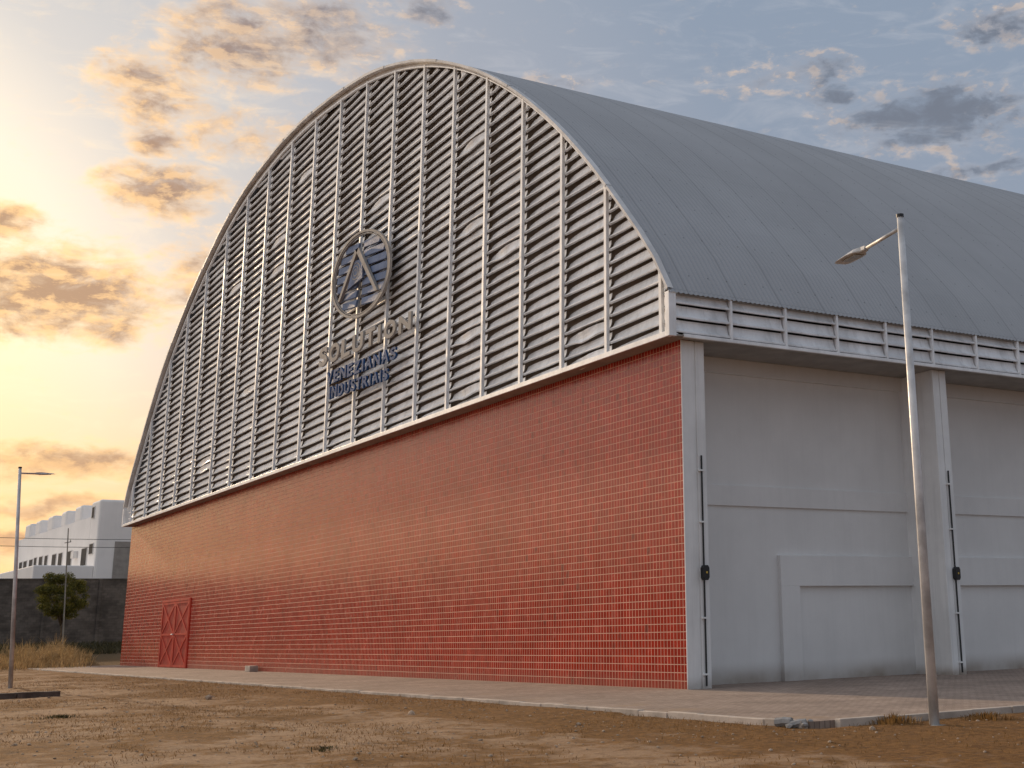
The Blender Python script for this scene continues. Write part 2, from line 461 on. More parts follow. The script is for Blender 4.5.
MB().box(.30, .385, -.15, DEP, ZB - .005, ZB + .09).build('side_bottom_rail', M['frame'], W, bevel=.006)
MB().box(.05, .345, -.3, DEP, ZT - .13, ZT - .06).build('side_top_rail', M['soffit'], W)
MB().box(-.3, -.05, .0, DEP, ZB + .07, ZT - .15).build('interior_shade_panel', M['dark'], W)  # near-black panel painted as the unlit hall behind the side louvres

# roof sheet (corrugated)
ys = []; y = YR - .03
while y < 62: ys.append(y); y += .04
while y < DEP: ys.append(y); y += .6
ys.append(DEP)
NR = 72
idx = [i * NA / NR for i in range(NR + 1)]
def lerp_arc(t, w):
    i = min(int(t), NA - 1); f = t - i
    p = OUT[i].lerp(OUT[i + 1], f); nn = NRM[i].lerp(NRM[i + 1], f); return p - nn * w, ARCLEN[i] * (1 - f) + ARCLEN[i + 1] * f
PA = [lerp_arc(t, 0) for t in idx]; NN = [NRM[min(int(t), NA)] for t in idx]
eave = PA[0][0] + Vector((.07, -.11))
verts = []; uvs = []; faces = []
prof = [(eave, NN[0], -.13)] + [(p, nn, l) for (p, l), nn in zip(PA, NN)]
K = len(prof)
for y in ys:
    h = .019 * math.cos(2 * math.pi * y / .16) if y < 62 else 0
    h += .0015 * noise.noise(Vector((y * .9, 3, 1)))
    for (p, nn, l) in prof:
        q = p + nn * h; verts.append((q.x, y, q.y)); uvs.append((y, l))
for i in range(len(ys) - 1):
    for k in range(K - 1): a = i * K + k; faces.append((a, a + 1, a + K + 1, a + K))
me = bpy.data.meshes.new('roof'); me.from_pydata(verts, [], faces)
ul = me.uv_layers.new(name='UVMap'); li = [0] * len(me.loops); me.loops.foreach_get('vertex_index', li)
flat = []; [flat.extend(uvs[i]) for i in li]; ul.data.foreach_set('uv', flat)
me.polygons.foreach_set('use_smooth', [True] * len(me.polygons)); me.materials.append(M['roof']); me.update()
o = bpy.data.objects.new('roof', me); col.objects.link(o); o.parent = W

# side bays: recessed white walls between columns
WX = -1.7
CY = [9.3 * i for i in range(1, 10)]
starts = [.77] + [c + .55 for c in CY]
for bi, (a, b_) in enumerate(zip(starts, CY + [DEP])):
    wp = MB().box(WX - .2, WX, a - .4, b_ + .3, -.1, ZB + .3).build('wall_panel', M['plaster'], W)
    MB().box(WX - .01, WX + .13, a, b_ + .15, 8.62, ZB + .2).build('lintel_beam', M['plaster'], wp)
    MB().box(WX - .01, WX + .075, a, b_ + .15, 4.83, 5.41).build('ring_beam', M['plaster'], wp, bevel=.008)
    fy = 4.30 if bi == 0 else a + .05
    pf = MB().box(WX - .01, WX + .15, fy, fy + .68, -.1, 2.60).box(WX - .01, WX + .15, fy, b_ + .15, 2.60, 3.47)
    pf.build('portal_frame', M['plaster'], wp, bevel=.01)
MB().box(-1.9, 0, .013, .40, -.1, ZB).box(-1.9, -.035, .40, .735, -.1, ZB).box(-.3, .0, .455, .735, -.1, ZB).build('column', M['column'], W, bevel=.006)
for c in CY:
    MB().box(-.72, 0, c, c + .26, -.1, ZB).box(-.70, -.03, c + .26, c + .30, -.1, ZB).box(-.72, 0, c + .30, c + .56, -.1, ZB).box(-1.71, -.72, c + .14, c + .46, -.1, ZB)\
        .box(-1.2, -.02, c + .05, c + .5, ZB - .22, ZB).build('column', M['column'], W, bevel=.006)
for c, L in ((.555, 1), (9.3 + .36, 1), (18.6 + .36, 1), (27.9 + .36, 1)):
    y = c; x = .03
    cd = MB().tube([(x, y, .06), (x, y, 5.95)], .024, 8).build('cable_conduit', M['black'], W, smooth=False)
    MB().hexa([(x - .02, y - .05, 2.68), (x + .1, y - .05, 2.68), (x + .1, y + .05, 2.68), (x - .02, y + .05, 2.68), (x - .02, y - .05, 2.69), (x + .1, y - .05, 2.69), (x + .1, y + .05, 2.69), (x - .02, y + .05, 2.69)])
    jb = MB()
    z0, z1 = 2.70, 3.08
    pts = [(-.055, z0), (.055, z0), (.095, z0 + .07), (.095, z1 - .07), (.055, z1), (-.055, z1), (-.095, z1 - .07), (-.095, z0 + .07)]
    b0 = len(jb.v)
    for xx in (x - .03, x + .12): jb.v += [(xx, y + u, v) for u, v in pts]
    jb.f += [tuple(range(b0, b0 + 8))[::-1], tuple(range(b0 + 8, b0 + 16))] + [(b0 + i, b0 + (i + 1) % 8, b0 + 8 + (i + 1) % 8, b0 + 8 + i) for i in range(8)]
    jb.build('junction_box', M['black'], cd, bevel=.01)
    MB().box(x + .12, x + .128, y - .02, y + .03, 2.87, 2.92).build('warning_sticker', simple('sticker', (.6, .4, .05), .5), cd)
    for z in (.35, 1.75, 4.2, 5.55):
        MB().box(x - .03, x + .045, y - .10, y + .06, z - .022, z + .022).build('bracket', M['column'], cd)

# metal door in the tiled wall
DX0, DX1, DZ1 = -57.0, -50.35, 3.84
D = MB().box(DX0, DX0 + .12, -.07, .0, -.02, DZ1).box(DX1 - .12, DX1, -.07, 0, -.02, DZ1).box(DX0 + .12, DX1 - .12, -.09, 0, DZ1 - .12, DZ1).box(DX0 + .12, DX1 - .12, -.03, -.002, 0, DZ1 - .12).build('door', M['door'], W)
mid = (DX0 + DX1) / 2
for a, b_ in ((DX0 + .14, mid - .02), (mid + .02, DX1 - .14)):
    m = MB()
    for (p, q, w) in (((a + .08, .04), (a + .08, DZ1 - .14), .16), ((b_ - .08, .04), (b_ - .08, DZ1 - .14), .16)):
        m.box(p[0] - w / 2, p[0] + w / 2, -.085, -.055, p[1], q[1])
    for z in (.1, 1.86, DZ1 - .2): m.box(a + .16, b_ - .16, -.08, -.055, z - .06, z + .06)
    for z0, z1 in ((.16, 1.8), (1.92, DZ1 - .26)):
        m.bar((a + .16, -.066, z0), (b_ - .16, -.066, z1), .12, .03, (0, 1, 0)); m.bar((a + .16, -.069, z1), (b_ - .16, -.069, z0), .12, .03, (0, 1, 0))
    lf = m.build('door_leaf', M['door'], D)
    MB().box(a, b_, -.05, -.035, .04, DZ1 - .14).build('door_sheet', M['door_panel'], D)
MB().tube([(mid - .1, -.2, 1.86), (mid + .25, -.2, 1.86)], .03, 8).box(mid - .06, mid - .02, -.2, -.13, 1.82, 1.9).box(mid + .15, mid + .19, -.2, -.13, 1.82, 1.9).build('door_bolt', M['galv'], D)

# ------------------------------------------------------------------ emblem and lettering on the gable
EX, EZ, EA, EB, SH = -23.22, 16.27, 3.50, 1.90, -.10
def ez(x, z): return z + SH * (x - EX)
E_ = empty('round_emblem', (EX, -.6, EZ - EB))
tag(E_, 'round metal ring emblem with blue-grey slats and an inverted V, fixed to the gable louvres', 'sign')
def shift(m_, o):
    m_.v = [(a - o[0], b - o[1], c - o[2]) for a, b, c in m_.v]; return m_
EO = (EX, -.6, EZ - EB)
for (s0, s1, y0, y1, nm) in ((1.0, .945, -.80, -.70, 'ring'), (.925, .905, -.78, -.70, 'inner_ring')):
    m = MB(); rows = []
    for i in range(73):
        a = 2 * math.pi * i / 72; c, s_ = math.cos(a), math.sin(a)
        P = lambda k: (EX + EA * k * c, ez(EX + EA * k * c, EZ + EB * k * s_ * (1 if k == s0 else 1)))
        o_, i_ = P(s0), P(s1)
        rows.append([(o_[0], y0, o_[1]), (i_[0], y0, i_[1]), (i_[0], y1, i_[1]), (o_[0], y1, o_[1]), (o_[0], y0, o_[1])])
    m.strip(rows); shift(m, EO).build(nm, M['letter'], E_)
for side in (-1, 1):
    for k in range(9):
        zc = EZ - EB + .28 + k * .415; h = .165
        t_ = (abs(zc - EZ) + h * .6) / EB
        if t_ > .9: continue
        half = EA * .87 * math.sqrt(max(0, 1 - t_ * t_))
        xi = EX + side * .28 - .15
        xo = EX + side * half
        if abs(xo - xi) < .5: continue
        xa, xb = min(xi, xo), max(xi, xo)
        m = MB(); yb = -.74
        m.hexa([(xa + .08, yb, ez(xa, zc - h)), (xb - .08, yb, ez(xb, zc - h)), (xb - .08, yb + .1, ez(xb, zc - h)), (xa + .08, yb + .1, ez(xa, zc - h)),
                (xa, yb + .05, ez(xa, zc + h)), (xb, yb + .05, ez(xb, zc + h)), (xb, yb + .15, ez(xb, zc + h)), (xa, yb + .15, ez(xa, zc + h))])
        shift(m, EO).build('slat', M['slatblue'], E_, bevel=.02)
m = MB()
ap = (-23.42, -.88, 17.42)
for e in ((-25.42, -.88, 15.52), (-20.95, -.88, 15.03)):
    d = Vector(e) - Vector(ap); pr = Vector((-d.z, 0, d.x)).normalized()
    w0, w1 = .20, .13
    a_, e_ = Vector(ap), Vector(e); dy = Vector((0, .12, 0)); pr = Vector((1, 0, 0))
    m.hexa([a_ - pr * w0, a_ + pr * w0, a_ + pr * w0 + dy, a_ - pr * w0 + dy, e_ - pr * w1, e_ + pr * w1, e_ + pr * w1 + dy, e_ - pr * w1 + dy])
shift(m, EO).build('chevron', M['letter'], E_)
m = MB(); c4 = [(-24.55, 15.85), (-22.75, 16.0), (-22.85, 16.85), (-23.75, 16.95)]
m.hexa([(x, -.83, z) for x, z in c4] + [(x, -.75, z) for x, z in c4])
m.v = m.v; shift(m, EO).build('centre_plate', M['slatblue'], E_)
m = MB(); rows = []
for i in range(29):
    a = 4.6 * math.pi * i / 28 ; rr = .05 + .012 * i
    c, s_ = math.cos(a), math.sin(a)
    rows.append([(-23.55 + 1.5 * rr * c, -.85, 16.42 + rr * s_), (-23.55 + 1.5 * (rr + .035) * c, -.85, 16.42 + (rr + .035) * s_)])
m.strip(rows); shift(m, EO).build('swirl', M['letter'], E_)

def lettering(word, x0, x1, z0, z1, h0, h1, mat, dep, label, y=-.74, bold=.03):
    T = empty('sign_lettering', ((x0 + x1) / 2, y, min(z0, z1))); tag(T, label, 'sign', None)
    wts = [.45 if c == 'I' else (.85 if c in 'ELTSJ' else 1.) for c in word]; tot = sum(wts); x = x0
    for c, w in zip(word, wts):
        sw = (x1 - x0) * w / tot
        cu = bpy.data.curves.new('letter', 'FONT'); cu.body = c; cu.extrude = .5; cu.offset = bold; cu.resolution_u = 4
        ob = bpy.data.objects.new('tmp', cu); col.objects.link(ob)
        me = bpy.data.meshes.new_from_object(ob.evaluated_get(bpy.context.evaluated_depsgraph_get()))
        bpy.data.objects.remove(ob)
        xs = [v.co.x for v in me.vertices]; yy = [v.co.y for v in me.vertices]; zs = [v.co.z for v in me.vertices]
        mx, Mx, my, My, mz, Mz = min(xs), max(xs), min(yy), max(yy), min(zs), max(zs)
        f = (x + sw / 2 - x0) / (x1 - x0); zb = z0 + (z1 - z0) * f; h = h0 + (h1 - h0) * f
        wid = sw * (.80 if c != 'I' else .42)
        for v in me.vertices:
            a, b_, c_ = v.co
            v.co = (x + sw / 2 + ((a - mx) / (Mx - mx) - .5) * wid - T.location.x, y + (c_ * -1 - mz) / (Mz - mz) * -dep * -1 - dep * 0 - T.location.y, zb + (b_ - my) / (My - my) * h - T.location.z)
        # text lies in XY with +Z towards the reader: reader is at -Y
        for v in me.vertices: pass
        me.materials.clear(); me.materials.append(mat)
        for p_ in me.polygons: p_.material_index = 0
        me.flip_normals(); o = bpy.data.objects.new('letter', me); col.objects.link(o); o.parent = T
        x += sw
    # standoff rails that carry the letters
    m = MB()
    for k in (.3, .7):
        m.bar((x0, y + dep + .04, z0 + h0 * k), (x1, y + dep + .04, z1 + h1 * k), .03, .03)
    m.v = [(a - T.location.x, b_ - T.location.y, c_ - T.location.z) for a, b_, c_ in m.v]
    m.build('mounting_rail', M['rim'], T)
lettering('SOLUTION', -28.2, -17.3, 13.08, 12.74, .86, .68, M['letter'], .08, 'raised grey metal word SOLUTION below the round emblem on the gable', bold=.035)
lettering('VENEZIANAS', -27.0, -18.8, 12.12, 11.86, .56, .49, M['blue'], .08, 'raised dark blue word VENEZIANAS under the grey SOLUTION letters', bold=.03)
lettering('INDUSTRIAIS', -26.6, -19.6, 11.44, 11.16, .54, .46, M['blue'], .08, 'raised dark blue word INDUSTRIAIS, lowest line of lettering on the gable', bold=.03)

# ------------------------------------------------------------------ ground, pavement, kerb
def lines(fine0, fine1, step, lo, hi):
    L = []; x = fine0; s = step
    while x > lo: L.append(x); x -= s; s *= 1.18
    L.append(lo); L = L[::-1]; x = fine0 + step
    while x < fine1: L.append(x); x += step
    s = step
    while x < hi: L.append(x); x += s; s *= 1.18
    L.append(hi); return L
gx = lines(-62, 26, .22, -3000, 2500); gy = lines(-20, -5.3, .13, -2500, 3000)
def gz(x, y):
    t = min(max((-64 - x) / 34, 0), 1); rise = 1.35 * t * t * (3 - 2 * t)
    if XL - 4 < x < 11.75 and y > -5.45: return -.3 if x > XL - 2.5 else min(-.3 + rise, .0)
    if x <= XL - 4 and y > -5.45: return -.09 + rise
    if x < -150 or x > 60 or y < -60 or y > 60: return -.09 + rise
    v = Vector((x, y, 0))
    n_ = noise.fractal(v * .35, 1, 2, 4) * .035 + noise.fractal(v * 1.6, 1, 2, 4) * .028
    n_ += .012 * noise.noise(v * 7)
    e = min(abs(y + 5.45), abs(x - 11.75) if y > -5.45 else 9)
    return -.085 + n_ * min(1, .35 + e * .5) + rise + (.0 if x > 6 else .05 * math.exp(-e * 1.4))
verts = [(x, y, gz(x, y)) for y in gy for x in gx]; nx = len(gx)
faces = [(j * nx + i, j * nx + i + 1, (j + 1) * nx + i + 1, (j + 1) * nx + i) for j in range(len(gy) - 1) for i in range(nx - 1)]
m = MB(); m.v = verts; m.f = faces
tag(m.build('ground', M['ground'], smooth=True), 'bare brown dirt with dry patches', kind='structure')
tag(MB().box(XL - 2.0, 11.58, -5.36, DEP + 3, -.25, 0).build('pavement', M['paver']), 'paved apron round the warehouse', kind='structure')
m = MB(); x = XL - 1.5
while x < 10.8:
    L = 1.0; dz = random.gauss(0, .006); dy = random.gauss(0, .006)
    if not 6.6 < x < 6.9: m.box(x, x + L - .012, -5.51 + dy, -5.365 + dy, -.2, .014 + dz)
    x += L
y = -4.85
while y < 60:
    dz = random.gauss(0, .006); dy = random.gauss(0, .008)
    m.box(11.585 + dy, 11.735 + dy, y, y + .988, -.2, .014 + dz); y += 1.0
tag(m.build('kerb', M['kerb'], bevel=.012), 'pale concrete kerb edging the paving', kind='structure')
def chunk(m_, c, s, seed, fl=.7):
    rs = random.Random(seed); b0 = len(m_.v)
    bm = bmesh.new(); bmesh.ops.create_icosphere(bm, subdivisions=1, radius=1)
    for v in bm.verts:
        k = rs.uniform(.7, 1.15); m_.v.append((c[0] + v.co.x * s * k, c[1] + v.co.y * s * k, c[2] + v.co.z * s * k * fl))
    for f in bm.faces: m_.f.append(tuple(b0 + v.index for v in f.verts))
    bm.free()
# broken kerb piece at the corner
m = MB()
for (a, c_, r_) in (((11.02, -5.62, -.02), (11.30, -5.52, .0), .075), ((11.36, -5.58, -.05), (11.55, -5.42, .0), .06)):
    m.tube([a, (Vector(a).lerp(Vector(c_), .5)) + Vector((0, 0, .01)), c_], [r_, r_ * .96, r_ * .9], 7)
chunk(m, (11.40, -5.64, -.06), .08, 3); chunk(m, (11.62, -5.5, -.04), .07, 4); chunk(m, (11.5, -5.3, -.0), .06, 9)
tag(m.build('broken_kerb', M['rubble']), 'broken grey kerb fragments lying at the corner of the paving', 'rubble')
# pale slab of sand on paving is in the material; concrete block by the wall
tag(MB().box(-37.3, -36.5, -.52, -.12, 0, .27).build('concrete_block', M['kerb'], bevel=.02), 'small pale concrete block on the paving beside the tiled wall', 'concrete block')
m = MB(); pts = [(-16.9, -17.5), (-17.25, -14.6), (-17.45, -13.0), (-17.75, -11.75)]
for a, b_ in zip(pts[:-1], pts[1:]): m.bar((a[0], a[1], gz(*a) + .06), (b_[0], b_[1], gz(*b_) + .05), .34, .24)
tag(m.build('timber_beam', M['timber'], bevel=.02), 'long dark weathered timber beam half sunk in the dirt by the left lamp', 'beam')

# ------------------------------------------------------------------ grass and stones
def blades(name, mat, spots, seed, label):
    rs = random.Random(seed); m = MB()
    for (x, y, z, h, w, lean) in spots:
        a = rs.uniform(0, 6.28); la = rs.uniform(0, 6.28); l = lean * h
        dx, dy = math.cos(a) * w / 2, math.sin(a) * w / 2; lx, ly = math.cos(la) * l, math.sin(la) * l
        b0 = len(m.v)
        m.v += [(x - dx, y - dy, z - .02), (x + dx, y + dy, z - .02), (x + dx * .7 + lx * .35, y + dy * .7 + ly * .35, z + h * .6), (x - dx * .7 + lx * .35, y - dy * .7 + ly * .35, z + h * .6), (x + lx, y + ly, z + h)]
        m.f += [(b0, b0 + 1, b0 + 2, b0 + 3), (b0 + 3, b0 + 2, b0 + 4)]
    return tag(m.build(name, mat), label, None, None, 'stuff')
rs = random.Random(5); sp = []
def patch(x, y): return noise.fractal(Vector((x * .22, y * .42, 3.3)), 1, 2, 4)
n_ = 0
while n_ < 42000:
    # denser towards the camera-side foreground
    x = rs.uniform(-45, 24); y = rs.uniform(-18.0, -5.55) if x < 11.7 else rs.uniform(-17, 12)
    e = (-5.5 - y) if x < 11.7 else min(x - 11.7, 5)
    q = patch(x, y) + (.35 if e < .8 else (.12 if e < 2 else 0))
    if q < .10: 
        n_ += .15; continue
    sp.append((x, y, gz(x, y), rs.uniform(.015, .055) * (1.25 if e < .8 else 1), rs.uniform(.006, .014), rs.uniform(.4, 2.2))); n_ += 1
blades('dry_grass', M['dryfg'], sp, 6, 'short dry brown grass in patches on the dirt')
sp = []
for _ in range(22000):
    x = rs.gauss(-74.5, 3.4); y = rs.uniform(-20, -.6)
    if y > -2: x = rs.gauss(-77, 2.0)
    h = rs.uniform(.3, 1.0) * (.9 + 1.0 * noise.noise(Vector((x * .5, y * 1.1, 0)))) * (1.25 if -5.5 < y < -1.4 else .8)
    sp.append((x, y, gz(x, y), h, rs.uniform(.02, .05), rs.uniform(.1, .7)))
blades('tall_dry_grass', M['dry'], sp, 8, 'tall straw-coloured dry grass below the concrete wall')
sp = []
for _ in range(9000):
    x = rs.uniform(-97, -82); y = rs.uniform(-16, 6)
    h = rs.uniform(.2, .8) * (.6 + .8 * noise.noise(Vector((x * .3, y * .3, 9))))
    sp.append((x, y, gz(x, y), max(h, .1), rs.uniform(.05, .12), rs.uniform(.2, .9)))
blades('scrub', M['scrub'], sp, 9, 'low dark scrub growing along the foot of the concrete wall')

def tuft(x, y, h, n, label, mat, spread=.16, nm='grass_tuft', grp=None):
    r_ = random.Random(int(x * 100)); m = MB(); z = gz(x, y)
    for i in range(n):
        a = r_.uniform(0, 6.28); rr = r_.uniform(0, spread); px_, py_ = math.cos(a) * rr, math.sin(a) * rr
        hh = h * r_.uniform(.5, 1.1) * (1 - .5 * rr / spread); l = r_.uniform(.1, .9) * hh; w = .008 + .01 * r_.random()
        b0 = len(m.v); c, s_ = math.cos(a + 1.57) * w, math.sin(a + 1.57) * w
        m.v += [(px_ - c, py_ - s_, -.03), (px_ + c, py_ + s_, -.03), (px_ + math.cos(a) * l * .4 + c * .6, py_ + math.sin(a) * l * .4 + s_ * .6, hh * .65), (px_ + math.cos(a) * l * .4 - c * .6, py_ + math.sin(a) * l * .4 - s_ * .6, hh * .65), (px_ + math.cos(a) * l, py_ + math.sin(a) * l, hh)]
        m.f += [(b0, b0 + 1, b0 + 2, b0 + 3), (b0 + 3, b0 + 2, b0 + 4)]
    o = m.build(nm, mat); o.location = (x, y, z); return tag(o, label, 'grass', grp)
tuft(-3.9, -13.95, .10, 150, 'low dark brown grass tuft in the bare dirt at lower left', M['scrub'], .45)
tuft(9.1, -12.45, .06, 70, 'small dark grass tuft in the dirt at the bottom centre of the picture', M['scrub'], .3)
tuft(11.95, -3.9, .16, 260, 'dry yellow-brown tuft at the kerb just left of the tall lamp post', M['dryfg'], .5)
tuft(12.4, -2.2, .14, 220, 'dry brown tuft at the kerb just right of the tall lamp post', M['dryfg'], .5)
tuft(-66.5, -3.2, .5, 200, 'yellow-green weed clump at the far left end of the paving', M['green'], .7)

m = MB(); rs = random.Random(11)
for i in range(4200):
    x = rs.uniform(-40, 22); y = rs.uniform(-18, -5.6) if x < 11.9 else rs.uniform(-17, 8)
    s = abs(rs.gauss(0, .012)) + .008; chunk(m, (x, y, gz(x, y) + s * .2), s, i, .6)
tag(m.build('gravel', M['rock']), 'small loose stones strewn over the dirt', None, None, 'stuff')
STN = [((120, 700), .05), ]
for k, (x, y, s, lab) in enumerate(((2.2, -8.3, .09, 'brown stone lying in the dirt in front of the middle of the tiled wall'), (-10.0, -9.2, .12, 'larger brown stone in the dirt before the left half of the wall'),
                                   (7.6, -7.4, .06, 'small pale stone just off the kerb near the wall corner'), (12.9, -5.2, .06, 'small stone in the dirt in front of the tall lamp post'))):
    m = MB(); chunk(m, (0, 0, s * .3), s, 50 + k, .7); o = m.build('stone', M['rock'], bevel=0); o.location = (x, y, gz(x, y)); tag(o, lab, 'stone')

# ------------------------------------------------------------------ street lamps
def lamp(x, y, zt, ang, tilt, armlen, label, lean=(0, 0)):
    T = empty('street_lamp', (x, y, gz(x, y))); tag(T, label, 'street lamp', 'galvanised street lamps')
    H = zt - gz(x, y)
    MB().tube([(0, 0, -.1), (lean[0] * .5, lean[1] * .5, H * .5), (lean[0], lean[1], H)], [.085, .072, .058], 14).build('pole', M['galv'], T, smooth=True)
    MB().tube([(lean[0], lean[1], H - .005), (lean[0], lean[1], H + .05)], .068, 12).build('pole_cap', M['black'], T)
    d = Vector((math.cos(ang), math.sin(ang), tilt)).normalized(); a = Vector((lean[0], lean[1], H - .20)); e = a + d * armlen
    MB().tube([a, e], .034, 10).build('arm', M['galv'], T, smooth=True)
    side = d.cross(Vector((0, 0, 1))).normalized(); up = side.cross(d)
    hd = MB(); secs = [(-.10, .05, .05), (.05, .07, .06), (.20, .16, .055), (.42, .185, .04), (.85, .17, .022), (1.0, .12, .010)]
    rows = []
    for (s, w, t_) in secs:
        c = e + d * s; rows.append([c + side * w - up * t_ * .3, c + side * w * .7 + up * t_, c - side * w * .7 + up * t_, c - side * w - up * t_ * .3, c - side * w * .9 - up * t_ * .6, c + side * w * .9 - up * t_ * .6, c + side * w - up * t_ * .3])
    hd.strip(rows); hd.f.append(tuple(range(6))); L0 = len(rows) - 1; hd.f.append(tuple(L0 * 7 + i for i in range(6))[::-1])
    lh = hd.build('lamp_head', M['galv'], T)
    c0 = e + d * .2 - up * .046; c1 = e + d * .74 - up * .028
    MB().hexa([c0 - side * .1 - up * .004, c0 + side * .1 - up * .004, c1 + side * .09 - up * .004, c1 - side * .09 - up * .004, c0 - side * .1 + up * .01, c0 + side * .1 + up * .01, c1 + side * .09 + up * .01, c1 - side * .09 + up * .01]).build('lens', simple('lamp_lens', (.35, .34, .3), .25), lh)
    MB().box(-.19, .19, -.19, .19, -.06, -.0).build('base_plate', M['rubble'], T)
    return T
lamp(12.58, -3.59, 8.52, math.atan2(.33, -1.37), -.01, 1.42, 'tall galvanised street lamp at the kerb in front of the white side wall', (0, -.02))
lamp(-28.89, -11.62, 8.2, math.atan2(1.15, -1.28), .09, 1.15, 'slim grey street lamp on the dirt at the far left, arm pointing to the warehouse', (.0, -.5))

# ------------------------------------------------------------------ things beyond: wall, tree, utility pole, cables, buildings
PW = empty('perimeter_wall', (-99, 0, 1.0)); tag(PW, 'long dark concrete block wall behind the tree on the left', 'wall')
def rel(m_, o): m_.v = [(a - o[0], b - o[1], c - o[2]) for a, b, c in m_.v]; return m_
rel(MB().box(-99.25, -99, -90, 60, .4, 6.85), (-99, 0, 1)).build('block_wall', M['block'], PW)
rel(MB().box(-99.3, -98.94, -90, 60, 6.85, 6.95), (-99, 0, 1)).build('coping', M['block'], PW)
m = MB()
for k in range(-20, 14): m.box(-99, -98.9, 4.35 * k + 3.9, 4.35 * k + 4.15, .4, 6.84)
rel(m, (-99, 0, 1)).build('piers', M['block'], PW)

T = empty('tree', (-84, -1.15, gz(-84, -1.15))); tag(T, 'small round-crowned tree with thin trunk in front of the dark block wall', 'tree')
tz = T.location.z; m = MB()
top = Vector((0, -.25, 3.2 - tz + .6))
m.tube([(0, 0, -.2), (.03, .02, .9), (0, -.08, 1.9), (0, -.15, 2.5)], [.11, .085, .075, .07], 8)
rs = random.Random(3); tips = []
for k in range(9):
    a = k * .7 + rs.uniform(-.2, .2); e = Vector((math.cos(a) * rs.uniform(.7, 1.5), -.3 + math.sin(a) * rs.uniform(.7, 1.6), rs.uniform(3.3, 5.0)))
    s = Vector((0, -.12, rs.uniform(1.9, 2.5))); mid_ = s.lerp(e, .5) + Vector((0, 0, .25)); m.tube([s, mid_, e], [.05, .032, .012], 6); tips.append(e)
m.build('trunk', M['trunk'], T, smooth=True)
m = MB(); cl = []
for k in range(78):
    a = rs.uniform(0, 6.28); u = rs.uniform(-1, 1); q = math.sqrt(1 - u * u); r_ = rs.uniform(.45, 1) ** .5
    cl.append((Vector((math.cos(a) * q * 1.7 * r_, -.3 + math.sin(a) * q * 1.85 * r_, 4.3 + u * 1.75 * r_ - .25 * (q * r_) ** 2)), rs.uniform(.28, .52)))
for c, r_ in cl:
    for i in range(int(300 * (r_ / .4) ** 2)):
        v = Vector((rs.gauss(0, 1), rs.gauss(0, 1), rs.gauss(0, 1))).normalized() * r_ * rs.uniform(.5, 1.08); v.z *= .75
        p = c + v; n_ = (v.normalized() + Vector((rs.gauss(0, .6), rs.gauss(0, .6), rs.gauss(0, .6)))).normalized()
        a = n_.orthogonal().normalized(); b_ = n_.cross(a); s = rs.uniform(.035, .075); b0 = len(m.v)
        m.v += [p - a * s, p - b_ * s * .5, p + a * s, p + b_ * s * .5]; m.f.append((b0, b0 + 1, b0 + 2, b0 + 3))
m.build('crown', M['leaf'], T)

U = empty('utility_pole', (-81.9, -1.3, gz(-82, -1))); tag(U, 'thin grey utility pole rising in front of the small tree', 'utility pole')
uz = U.location.z
MB().tube([(0, 0, -.2), (0, -.25, 5), (0, -.45, 9.3)], [.06, .05, .04], 8).build('pole', M['pole_wood'], U)
MB().bar((-.06, -.6, 8.2), (-.06, -.15, 8.3), .06, .06).build('bracket', M['pole_wood'], U)
MB().tube([(-.06, -.2, 8.3), (-.06, -.2, 8.45)], [.05, .03], 6).build('insulator', M['rubble'], U)
for z_, lab in ((9.42, 'upper black power cable crossing before the white building'), (8.80, 'lower black power cable crossing before the white building')):
    pts = [(-86, y_, z_ + .25 * ((y_ + .9) / 14) ** 2 * (1 if y_ > -30 else 1)) for y_ in [-22, -18, -14, -10, -6, -3, -.9, 2, 6, 10, 14, 18, 22]]
    o = MB().tube(pts, .022, 5).build('power_cable', M['cable']); tag(o, lab, 'cable', 'power cables')

# white stepped building
Kc = Vector((-133.3, 9.8, 0)); vd = Vector((-.99895, -.04588, 0)); nd = Vector((-.04588, .99895, 0))
def ub(m_, u0, u1, v0, v1, z0, z1):
    P = []
    for z in (z0, z1):
        for (u, v) in ((u0, v0), (u1, v0), (u1, v1), (u0, v1)):
            p = vd * u + nd * v; P.append((p.x, p.y, z))
    # flip ring orientation (vd x nd points down)
    m_.hexa([P[3], P[2], P[1], P[0], P[7], P[6], P[5], P[4]]); return m_
WB = empty('office_building', tuple(Kc)); tag(WB, 'large white building with a row of stepped roof blocks behind the concrete wall', 'building')
wl = ub(MB(), 5.4, 47, 0, 14, 0, 15.6).build('wall', M['bwhite'], WB)
ub(MB(), 1.5, 5.4, -.02, 14, 0, 17.3).build('stair_tower', M['bwhite'], WB, bevel=.25)
for (a, b_) in ((10.8, 13.9), (18.6, 21.2), (26.1, 29.1), (33.7, 36.5), (40.2, 43.3)):
    ub(MB(), a, b_, .01, 9, 15.5, 17.45).build('roof_block', M['bwhite'], WB, bevel=.3)
ub(MB(), 1.8, 46, -6.2, -.03, 0, 9.9).build('low_wing', M['bwhite'], WB, bevel=.1)
for (a, b_, z0, z1) in ((2.7, 4.4, 11.3, 12.4), (5.6, 8.1, 10.15, 12.1), (13.2, 15.4, 10.3, 12.2), (18.2, 20.2, 10.7, 12.25), (21.6, 23.8, 10.3, 12.3), (26.6, 28.2, 10.8, 12.4), (29.6, 31.6, 10.4, 12.45), (33.2, 34.7, 10.9, 12.5), (35.7, 37.8, 10.5, 12.4), (39.5, 41.5, 10.8, 12.4), (42.5, 44.4, 10.7, 12.4), (3.6, 4.6, 15.4, 16.6)):
    off_ = -.03 if a < 5 else 0
    wf = ub(MB(), a - .1, b_ + .1, off_ - .08, off_ + .02, z0 - .1, z1 + .1).build('window', M['rim'], WB)
    ub(MB(), a, b_, off_ - .095, off_ - .081, z0, z1).build('pane', M['window'], wf)
